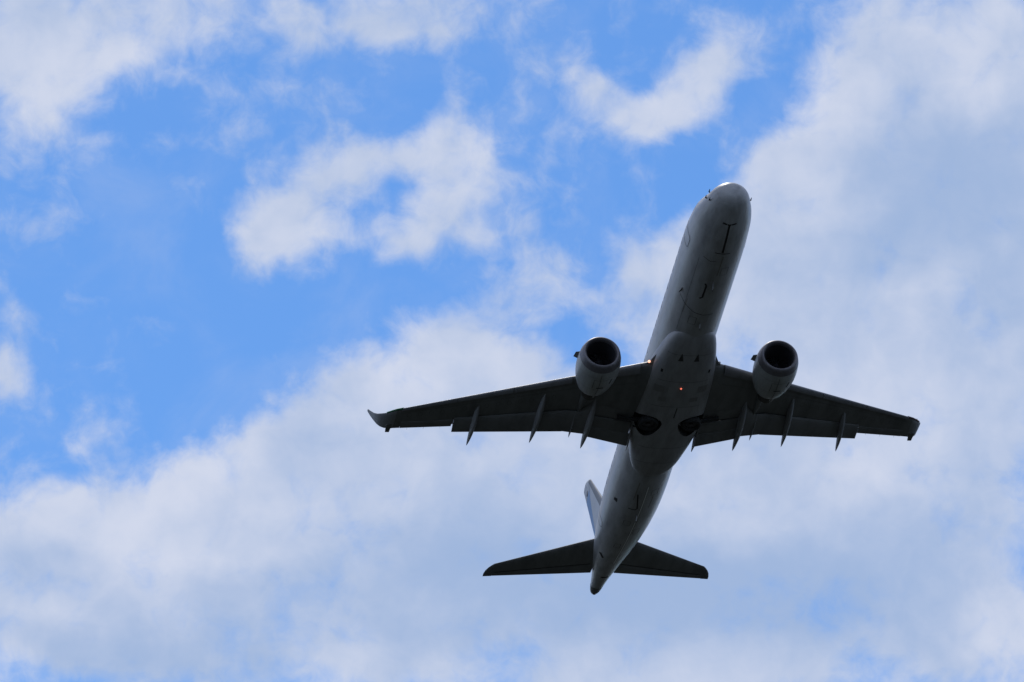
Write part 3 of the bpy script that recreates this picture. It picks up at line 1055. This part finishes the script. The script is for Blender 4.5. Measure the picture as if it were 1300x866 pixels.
# ---- engines
EX, EY, EZ = 11.86, 4.49, -1.80
for s in (1, -1):
    ax = (EX, EY * s, EZ)
    bm = bmesh.new()
    lathe(bm, [(0.42, 1.03), (0.6, 1.055), (0.8, 1.075), (1.15, 1.085), (1.5, 1.07), (1.9, 1.02), (2.3, 0.93), (2.65, 0.82), (2.85, 0.745), (2.85, 0.72), (2.5, 0.76), (1.6, 0.78)], ax, 64)
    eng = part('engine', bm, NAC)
    bm = bmesh.new()
    lathe(bm, [(0.42, 1.027), (0.30, 1.0), (0.18, 0.965), (0.08, 0.935), (0.02, 0.885), (0.0, 0.84), (0.03, 0.79), (0.10, 0.755), (0.22, 0.735)], ax, 64)
    part('intake_lip', bm, LIP, eng)
    bm = bmesh.new()
    lathe(bm, [(0.215, 0.736), (0.5, 0.72), (0.9, 0.70), (1.25, 0.69), (1.7, 0.69)], ax, 64)
    part('intake_duct', bm, INLET, eng)
    bm = bmesh.new()
    lathe(bm, [(0.80, 0.005), (0.84, 0.05), (0.95, 0.13), (1.10, 0.20), (1.22, 0.24)], ax, 32)
    for k in range(24):
        a0 = 2 * math.pi * k / 24
        prev = None
        for q in range(6):
            r = lerp(0.22, 0.685, q / 5)
            tw = lerp(0.25, 0.9, q / 5)
            ch = lerp(0.10, 0.17, q / 5)
            p = []
            for e in (-1, 1):
                aa = a0 + e * ch * math.sin(tw) / r * 0.5
                p.append(bm.verts.new((ax[0] + 1.20 + e * ch * 0.5 * math.cos(tw), ax[1] + r * math.cos(aa), ax[2] + r * math.sin(aa))))
            if prev:
                bm.faces.new((prev[0], prev[1], p[1], p[0]))
            prev = p
    lathe(bm, [(1.42, 0.69), (1.42, 0.005)], ax, 32)
    part('fan', bm, FANM, eng)
    bm = bmesh.new()
    lathe(bm, [(2.3, 0.60), (2.75, 0.60), (3.1, 0.55), (3.5, 0.46), (3.75, 0.40), (3.75, 0.37), (3.3, 0.36)], ax, 40)
    lathe(bm, [(3.2, 0.30), (3.6, 0.27), (3.95, 0.16), (4.15, 0.03), (4.16, 0.002)], ax, 32)
    part('core_nozzle', bm, HOT, eng)
    # lower bifurcation between the thrust reverser halves, ends in a point
    bm = bmesh.new()
    lp = []
    for k in range(8):
        t = k / 7
        xx = lerp(2.35, 3.10, t)
        w = 0.15 * (1 - t) + 0.005
        zz = -lerp(0.885, 0.70, t)
        lp.append([(ax[0] + xx, ax[1] + w, ax[2] + zz + 0.10), (ax[0] + xx, ax[1] + w * 0.8, ax[2] + zz), (ax[0] + xx, ax[1] - w * 0.8, ax[2] + zz), (ax[0] + xx, ax[1] - w, ax[2] + zz + 0.10)])
    loft(bm, lp)
    part('reverser_keel', bm, NAC, eng)
    TN = bvh_of([eng])
    bm = bmesh.new()
    stripmesh(bm, TN, [(ax[0] + 0.6, ax[1], -6), (ax[0] + 2.6, ax[1], -6)], 0.02, UP, 0.004)
    stripmesh(bm, TN, [(ax[0] + 1.0, ax[1] - 0.45, -6), (ax[0] + 1.0, ax[1] + 0.3, -6), (ax[0] + 1.8, ax[1] + 0.3, -6)], 0.018, UP, 0.004)
    patchmesh(bm, TN, [(ax[0] + 1.05, ax[1] - 0.62, -6), (ax[0] + 1.45, ax[1] - 0.55, -6), (ax[0] + 1.45, ax[1] - 0.48, -6), (ax[0] + 1.05, ax[1] - 0.54, -6)], UP, 0.005, 0, 1)
    patchmesh(bm, TN, [(ax[0] + 1.65, ax[1] - 0.25, -6), (ax[0] + 1.75, ax[1] - 0.25, -6), (ax[0] + 1.75, ax[1] + 0.1, -6), (ax[0] + 1.65, ax[1] + 0.1, -6)], UP, 0.005, 0, 1)
    part('cowl_latch', bm, SEAL, eng)
    # strake on the starboard shoulder of each nacelle (and its twin)
    for sd_ in ((1, ) if s > 0 else (1, )):
        bm = bmesh.new()
        an = R(24)
        ny_, nz_ = math.cos(an) * sd_, math.sin(an)
        def P(xx, rr, e=0):
            return (ax[0] + xx, ax[1] + rr * ny_ - e * nz_, ax[2] + rr * nz_ + e * ny_)
        loft(bm, [[P(0.62, 1.02, .018), P(0.62, 1.02, -.018), P(1.25, 1.02, -.018), P(1.25, 1.02, .018)],
                  [P(0.80, 1.24, .01), P(0.80, 1.24, -.01), P(1.22, 1.30, -.01), P(1.22, 1.30, .01)]])
        part('strake', bm, TRACK, eng, smooth=False)
    # pylon
    bm = bmesh.new()
    lp = []
    for (xx, zt, zb, w) in ((12.9, -0.82, -1.0, 0.04), (13.4, -0.72, -1.3, 0.16), (14.6, -0.62, -1.5, 0.22), (15.4, -0.75, -1.45, 0.22), (16.4, -0.9, -1.40, 0.20), (17.6, -0.95, -1.25, 0.14), (18.4, -0.95, -1.10, 0.04)):
        lp.append([(xx, (EY + w * math.cos(a)) * s, (zt + zb) / 2 + (zt - zb) / 2 * math.sin(a)) for a in [2 * math.pi * q / 16 for q in range(16)]])
    loft(bm, lp)
    part('pylon', bm, GREY, eng)

# ---- tailplane
for s in (1, -1):
    def hle(y):
        return 33.15 + (y - 1) * 0.758

    def hte(y):
        return 36.32 + (y - 0.6) * 0.300

    def hz(y):
        return 0.80 + 0.135 * (y - 0.6)
    bm = bmesh.new()
    lp = []
    for y in (0.3, 1.5, 3.0, 4.5, 5.6):
        c = hte(y) - hle(y)
        lp.append(foil_loop((hle(y), y, hz(y)), (hte(y), y, hz(y)), 0.095, s, 0, 0, 1 - 0.30, 14, 0))
    loft(bm, lp)
    tp = part('tailplane', bm, GREY, angle=30)
    bm = bmesh.new()
    lp = []
    for y, dl in ((5.605, 0.0), (5.72, 0.10), (5.85, 0.25), (5.97, 0.50), (6.03, 0.80)):
        lp.append(foil_loop((hle(y) + dl * 0.9, y, hz(y)), (hte(y) + 0.02, y, hz(y)), 0.085, s, 0, 0, 1, 14, 0))
    loft(bm, lp)
    part('tailplane_tip', bm, GREY, tp)
    bm = bmesh.new()
    lp = []
    for y in (0.62, 3.0, 5.60):
        c = hte(y) - hle(y)
        lp.append(foil_loop((hte(y) - 0.32 * c, y, hz(y)), (hte(y), y, hz(y) + 0.0), 0.17, s, 0, 0, 1, 10, 0))
    loft(bm, lp)
    part('elevator', bm, FLAPG, tp)
    TT = bvh_of([tp])
    bm = bmesh.new()
    stripmesh(bm, TT, [(hte(y) - 0.30 * (hte(y) - hle(y)) - 0.03, y * s, -5) for y in (0.8, 3.0, 5.5)], 0.05, UP, 0.004)
    part('hinge_gap', bm, DARK, tp)

# ---- fin
def fin_loop(z, f0=0.0, f1=1.0, tc=0.10):
    le = lerp(31.9, 36.80, (z - 1.4) / (7.05 - 1.4))
    te = 38.46 - (7.2 - z) * 0.375
    if z > 6.9:
        le += (z - 6.9) * 1.6
    out = []
    c = te - le
    for (x, t, cm) in airfoil(14, f0, f1, 0):
        out.append((le + c * x, t * tc * c, z))
    return out


ZS = [1.2, 2.2, 3.4, 4.6, 5.8, 6.8]


def fin_frac(z, xx):
    q = fin_loop(z)
    le, te = min(p[0] for p in q), max(p[0] for p in q)
    return min(0.97, max(0.03, (xx - le) / (te - le)))


def hinge_x(z):
    return 36.05 + min(z, 3.4) * 0.17 + max(0, z - 3.4) * 0.04


bm = bmesh.new()
loft(bm, [fin_loop(z, 0.0, fin_frac(z, hinge_x(z))) for z in ZS])
fin = part('fin', bm, FINM, angle=30)
bm = bmesh.new()
loft(bm, [fin_loop(z) for z in (6.803, 6.95, 7.05, 7.14, 7.17)])
part('fin_cap', bm, FINM, fin)
bm = bmesh.new()
loft(bm, [fin_loop(z, fin_frac(z, hinge_x(z) + 0.012), 1.0) for z in (2.0, 3.4, 4.6, 5.8, 6.25)])
rud = part('rudder', bm, RUDM, fin)
bm = bmesh.new()
loft(bm, [fin_loop(z, fin_frac(z, hinge_x(z) + 0.012), 1.0) for z in (6.26, 6.5, 6.80)])
part('rudder_horn', bm, FINM, rud)
bm = bmesh.new()
loft(bm, [[(p[0] - 0.012, p[1] * 1.08, p[2]) for p in fin_loop(z, 0.0, 0.16)] for z in (2.6, 4.6, 6.75)])
part('fin_leading_edge', bm, FINLE, fin)
bm = bmesh.new()
for k in range(1):
    lo_ = []
    for (dy) in (0.02, 0.10):
        lo_.append([(37.38 + 0.22 * math.cos(a), dy, 6.42 + 0.12 * math.sin(a)) for a in [2 * math.pi * q / 18 for q in range(18)]])
    loft(bm, lo_)
part('fin_marking', bm, NAVY, fin)  # small navy marking on the starboard side of the fin
# dorsal fillet
bm = bmesh.new()
lp = []
for k in range(10):
    t = k / 9
    xx = lerp(28.6, 33.2, t)
    lp.append([(xx, (0.04 + 0.14 * t) * math.cos(a), 1.42 + (0.10 + 1.05 * t ** 1.6) * math.sin(a)) for a in [math.pi * 2 * q / 16 for q in range(16)]])
loft(bm, lp)
part('dorsal_fillet', bm, FINM, fin)

for o in list(bpy.data.meshes):
    if o.users == 0:
        bpy.data.meshes.remove(o)
